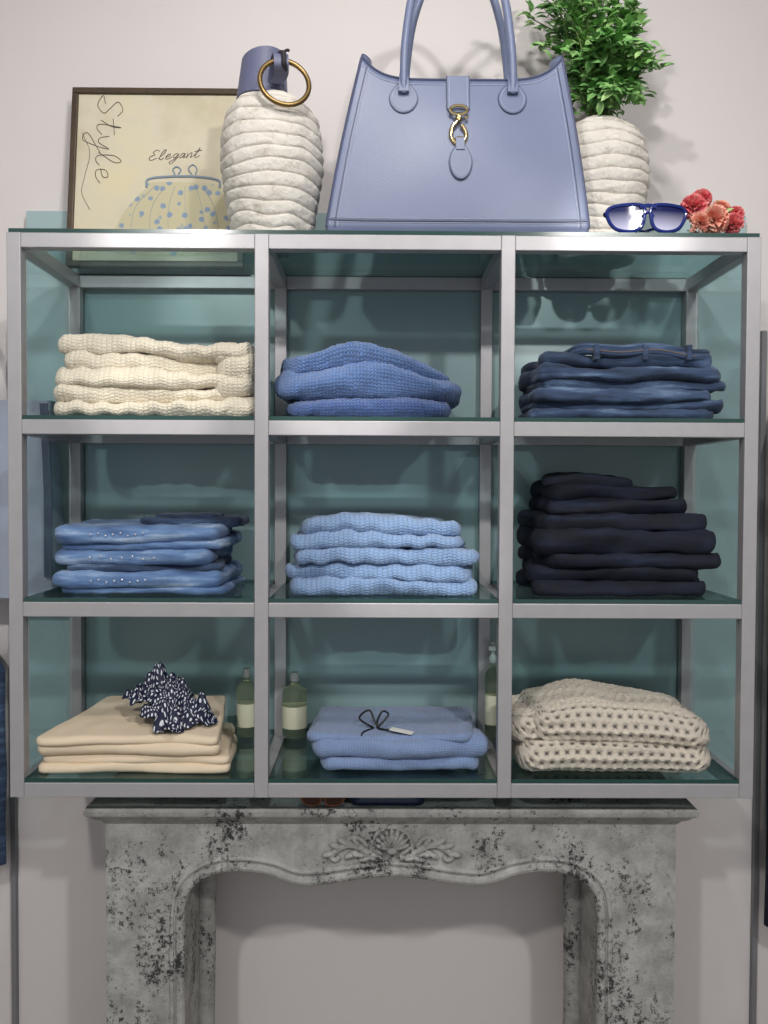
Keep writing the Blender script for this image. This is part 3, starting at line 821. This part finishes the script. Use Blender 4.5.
for k in range(14):
    leaf(g, Vector((random.uniform(.64,.72), random.uniform(.05,.10), vz+random.uniform(.02,.07))), Vector((random.uniform(-1,1), -.3, random.uniform(-.1,.8))), Vector((0,-1,.5)), .028, .008)
g.v = [(x, y, max(z, vz+.001)) for x, y, z in g.v]; b.v = [(x, y, max(z, vz+.001)) for x, y, z in b.v]
b.obj('blooms', [M_pet, M_pet2], fl, recalc=False, angle=30); g.obj('stems', M_leaf, fl, recalc=False)

# ------------------------------------------------------------------ mantel
man = empty('fireplace_mantel', (.025, .22, 0))
t = NT('distressed_plaster')
n1 = t.noise(1.0, 4, t.mapped('Object', (9, 9, 5))); n2 = t.noise(120, 8, rough=.8); n3 = t.noise(1.0, 6, t.mapped('Object', (38, 38, 22)), .7)
base = t.ramp(t.noise(14, 7, rough=.75), [(0.3, S(128,128,126)), (0.48, S(158,158,155)), (0.62, S(180,180,177)), (0.78, S(200,200,197))])
f = t.math('ADD', t.math('MULTIPLY', n2, .75), t.math('ADD', t.math('MULTIPLY', n3, .40), t.math('MULTIPLY', n1, .45)))
mask = t.ramp(f, [(0.842, (0,0,0,1)), (0.905, (1,1,1,1))])
mx = t.node('ShaderNodeMix', data_type='RGBA'); t.link(mask, mx.inputs[0]); t.link(base, mx.inputs[6]); mx.inputs[7].default_value = S(50,50,51)
t.col(mx.outputs[2]); t.bump(f, .5, .004); t.set(Roughness=.85); M_man = t.m
C = .020; yF = .08
prof = [(0,.687),(.04,.684),(.073,.680),(.137,.670),(.19,.667),(.225,.675),(.26,.688),(.31,.696),(.36,.694),(.395,.682),(.42,.664),(.434,.640),(.44,.60)]
pc = cat([(a, 0, z) for a, z in prof], 6)
half = [(p.x, p.z) for p in pc]
b = MB()
for sx in (-1, 1):
    vs = []; fs = []
    for (u, zl) in half:
        x = C+sx*u
        vs += [(x, yF, zl), (x, yF, .802), (x, yF+.09, .802), (x, yF+.09, zl)]
    for i in range(len(half)-1):
        for k in range(4): fs.append((i*4+k, i*4+(k+1) % 4, (i+1)*4+(k+1) % 4, (i+1)*4+k))
    b.add(vs, fs)
    x0, x1 = sorted((C+sx*.44, C+sx*.605))
    b.box(x0, x1, yF, .398, 0, .802)
    x0, x1 = sorted((C+sx*.43, C+sx*.62)); b.box(x0, x1, yF-.015, .3985, 0, .14)
    b.tube(cat([(C+sx*.425,yF+.17,.80),(C+sx*.385,yF+.17,.745),(C+sx*.392,yF+.17,.69),(C+sx*.42,yF+.17,.655),(C+sx*.425,yF+.17,.60),(C+sx*.43,yF+.17,.2)], 6), [.03]*8+[.026]*8+[.022]*15, 12)
b.box(C-.44, C+.44, yF+.09, .398, .745, .802)
arch_ = [(C-u, z) for u, z in reversed(half)]+[(C+u, z) for u, z in half[1:]]
arch_ = [(C-.44, .15)]+arch_+[(C+.44, .15)]
def off(d):
    o = []
    for i, (x, z) in enumerate(arch_):
        a = arch_[max(0, i-1)]; c = arch_[min(len(arch_)-1, i+1)]
        tx, tz = c[0]-a[0], c[1]-a[1]; L_ = sqrt(tx*tx+tz*tz) or 1
        o.append((x-tz/L_*d, yF, z+tx/L_*d))
    return o
b.tube(off(.008), .010, 10); b.tube(off(.026), .0055, 8)
rings = [(.796,.0),(.800,.004),(.803,.006),(.806,.008),(.810,.016),(.815,.022),(.820,.025),(.822,.026),(.8225,.032),(.826,.035),(.836,.036),(.840,.033)]
vs = []; fs = []
for z, o in rings:
    vs += [(C-.605-o, yF-o, z), (C+.605+o, yF-o, z), (C+.605+o, .3985, z), (C-.605-o, .3985, z)]
for i in range(len(rings)-1):
    for k in range(4): fs.append((i*4+k, i*4+(k+1) % 4, (i+1)*4+(k+1) % 4, (i+1)*4+k))
fs += [(3,2,1,0), tuple(len(vs)-4+k for k in range(4))]
b.add(vs, fs)
b.obj('surround', M_man, man, angle=35)
b = MB(); oc = Vector((C, yF-.002, .745))
for k in range(9):
    a = radians(14+19*k); ln = .032+.006*sin(a)
    c = oc+Vector((cos(a)*ln*.62, -.003, sin(a)*ln*.62))
    b.ell(c, (ln*.55, .010, .0062), R(-a, 3, 'Y'), 14, 8)
b.ell(oc+Vector((0,-.004,-.004)), (.013,.011,.008), None, 14, 8)
b.tube([oc+Vector((cos(a)*.044, 0, sin(a)*.045)) for a in [radians(-5+190*k/20) for k in range(21)]], .0042, 7)
for sx in (-1, 1):
    pth = cat([oc+Vector((sx*x, -.002, z)) for x, z in ((.018,-.018),(.045,-.012),(.07,.004),(.095,.008),(.118,-.004),(.128,-.018),(.118,-.024),(.110,-.016))], 6)
    b.tube(pth, [.0090-.004*i/len(pth) for i in range(len(pth))], 9)
    pth = cat([oc+Vector((sx*x, -.002, z)) for x, z in ((.052,.005),(.066,.020),(.085,.024),(.092,.015),(.083,.010))], 6)
    b.tube(pth, .0050, 8)
    for (x, z, an, ln) in ((.055,-.02,-.3,.018),(.07,-.012,.1,.018),(.085,-.012,-.5,.018),(.10,.014,.5,.018),(.075,.014,.9,.015),(.118,.006,.3,.016),(.135,-.012,-.2,.014),(.035,-.020,.1,.018),(.03,-.005,.6,.016)):
        b.ell(oc+Vector((sx*x, -.001, z)), (ln, .011, .0066), R(-an*sx, 3, 'Y'), 12, 8)
b.obj('carved_ornament', M_man, man)
M_tort = simple('tortoise_acetate', S(120,62,34), 0.2, var=.5, nscale=60)
M_tl = simple('brown_lens', S(70,40,28), 0.1)
sunglasses('sunglasses', -.125, .056, .8415, .095, .030, M_tort, M_tl)
M_navyc = simple('navy_case', S(24,34,66), 0.4)
b = MB(); slab(b, .01, .06, .8405, .16, .07, .020, 3, nx=30, nl=8, rp=.025, amp=.002); b.obj('glasses_case', M_navyc)

# ------------------------------------------------------------------ neighbours at left and right
M_tote = simple('pale_blue_leather', S(158,166,184), 0.5, var=.04, bump=.2, bscale=220)
tote = empty('hanging_tote_bag', (-.87, .30, 1.5))
b = MB(); vs = []; fs = []
rg = rr(20, 6, .08, .4, 4); mm = len(rg)
for j in range(13):
    t_ = j/12
    for xn, yn in rg: vs.append((-.910+(.150-.018*t_)*xn, .315+(.05-.025*t_)*yn, 1.25+.46*t_))
for j in range(12):
    for k in range(mm): fs.append((j*mm+k, j*mm+(k+1) % mm, (j+1)*mm+(k+1) % mm, (j+1)*mm+k))
fs += [tuple(range(mm))[::-1], tuple(12*mm+k for k in range(mm))]
b.add(vs, fs)
b.tube(cat([(-1.02,.28,1.69),(-1.01,.30,1.80),(-.965,.32,1.90),(-.92,.30,1.80),(-.91,.28,1.69)], 8), .008, 10)
b.obj('tote_body', M_tote, tote, angle=50)
b = MB(); b.sweep(cat([(-.782,.262,1.70),(-.772,.257,1.5),(-.772,.258,1.30)], 6), (1,0,0), .018, .004)
b.obj('tote_strap', simple('dark_strap', S(60,66,92), 0.5), tote)
b = MB(); b.tube([(-.965,.40,1.90),(-.965,.30,1.90),(-.965,.28,1.92)], .006, 8); b.obj('wall_hook', M_metal)
def garment(cx, yc, ztop, zbot, w, sd):
    b = MB(); vs = []; fs = []; n = 64; m_ = 40
    for j in range(m_+1):
        t_ = j/m_; hw = w/2*(.30+.70*min(1, (t_*5))**.6)
        for i in range(n):
            a = 2*pi*i/n
            fold = 1+.16*sin(a*9+sd+2*N3(t_*2, sd))*min(1, t_*2)
            vs.append((cx+cos(a)*hw*(1+.03*N3(a, t_*4, sd)), yc+sin(a)*.045*fold, ztop-(ztop-zbot)*t_))
    for j in range(m_):
        for i in range(n): fs.append((j*n+i, j*n+(i+1) % n, (j+1)*n+(i+1) % n, (j+1)*n+i))
    fs += [tuple(range(n)), tuple(m_*n+k for k in range(n))]
    b.add(vs, fs)
    return b
for (nm, cx, zt_, zl, w, mt, sd) in (('hanging_denim_jacket', -1.065, 1.19, .60, .32, M_den_mid, 1.0), ('hanging_dark_coat', 1.082, 1.90, .45, .30, M_den_dk, 4.0)):
    e = empty(nm, (cx, .33, zt_)); b = garment(cx, .33, zt_, zl, w, sd); b.obj('cloth', mt, e, angle=80)
    b = MB(); b.tube(cat([(cx-.03,.33,zt_-.003),(cx,.33,zt_+.008),(cx,.33,zt_+.02),(cx+.012,.33,zt_+.028),(cx,.34,zt_+.034),(cx,.40,zt_+.034)], 6), .003, 7); b.obj('hook', M_metal, e)

# ------------------------------------------------------------------ lights
def spot(name, loc, tgt, P, size=.07, ang=80, c=(1,.97,.935), bl=.7):
    l = bpy.data.lights.new(name, 'SPOT'); l.energy = P; l.shadow_soft_size = size; l.spot_size = radians(ang); l.spot_blend = bl; l.color = c
    o = bpy.data.objects.new(name, l); o.location = loc
    o.rotation_euler = (Vector(tgt)-Vector(loc)).to_track_quat('-Z', 'Y').to_euler(); scene.collection.objects.link(o)
spot('ceiling_spot_left', (-.95,-2.7,3.1), (-.15,.2,1.35), 115, ang=100)
spot('ceiling_spot_right', (1.15,-2.7,3.1), (.15,.2,1.35), 130, ang=100)
spot('ceiling_spot_center', (.05,-1.1,3.12), (0,.2,1.6), 45, ang=95)
# extra narrow spots, added only to make pools of light in the cubbies
spot('added_pool_spot_1', (-.35,-2.9,3.0), (-.05,.37,1.53), 230, .03, 6, bl=.8)
spot('added_pool_spot_2', (.80,-2.9,3.0), (.44,.37,1.90), 230, .03, 6, bl=.8)
spot('added_pool_spot_3', (-.85,-2.9,3.0), (-.40,.37,1.90), 180, .03, 6, bl=.8)
spot('added_pool_spot_4', (.35,-2.9,3.0), (.03,.37,1.15), 230, .03, 7, bl=.8)
spot('added_pool_spot_5', (-.45,-2.9,3.0), (-.47,.37,1.52), 180, .03, 6, bl=.8)
w = bpy.data.worlds.new('shop_ambience'); scene.world = w; w.use_nodes = True
w.node_tree.nodes['Background'].inputs[0].default_value = (.92,.96,1.0,1); w.node_tree.nodes['Background'].inputs[1].default_value = .6

# ------------------------------------------------------------------ camera
cam = bpy.data.cameras.new('camera'); co = bpy.data.objects.new('camera', cam); scene.collection.objects.link(co)
cam.sensor_fit = 'VERTICAL'; cam.sensor_height = 36; cam.lens = 850/1024*36
co.matrix_world = Matrix.Translation((-.0135,-1.705,1.504)) @ R(radians(-.45),4,'Z') @ R(radians(90-1.47),4,'X') @ R(radians(.26),4,'Z')
scene.camera = co
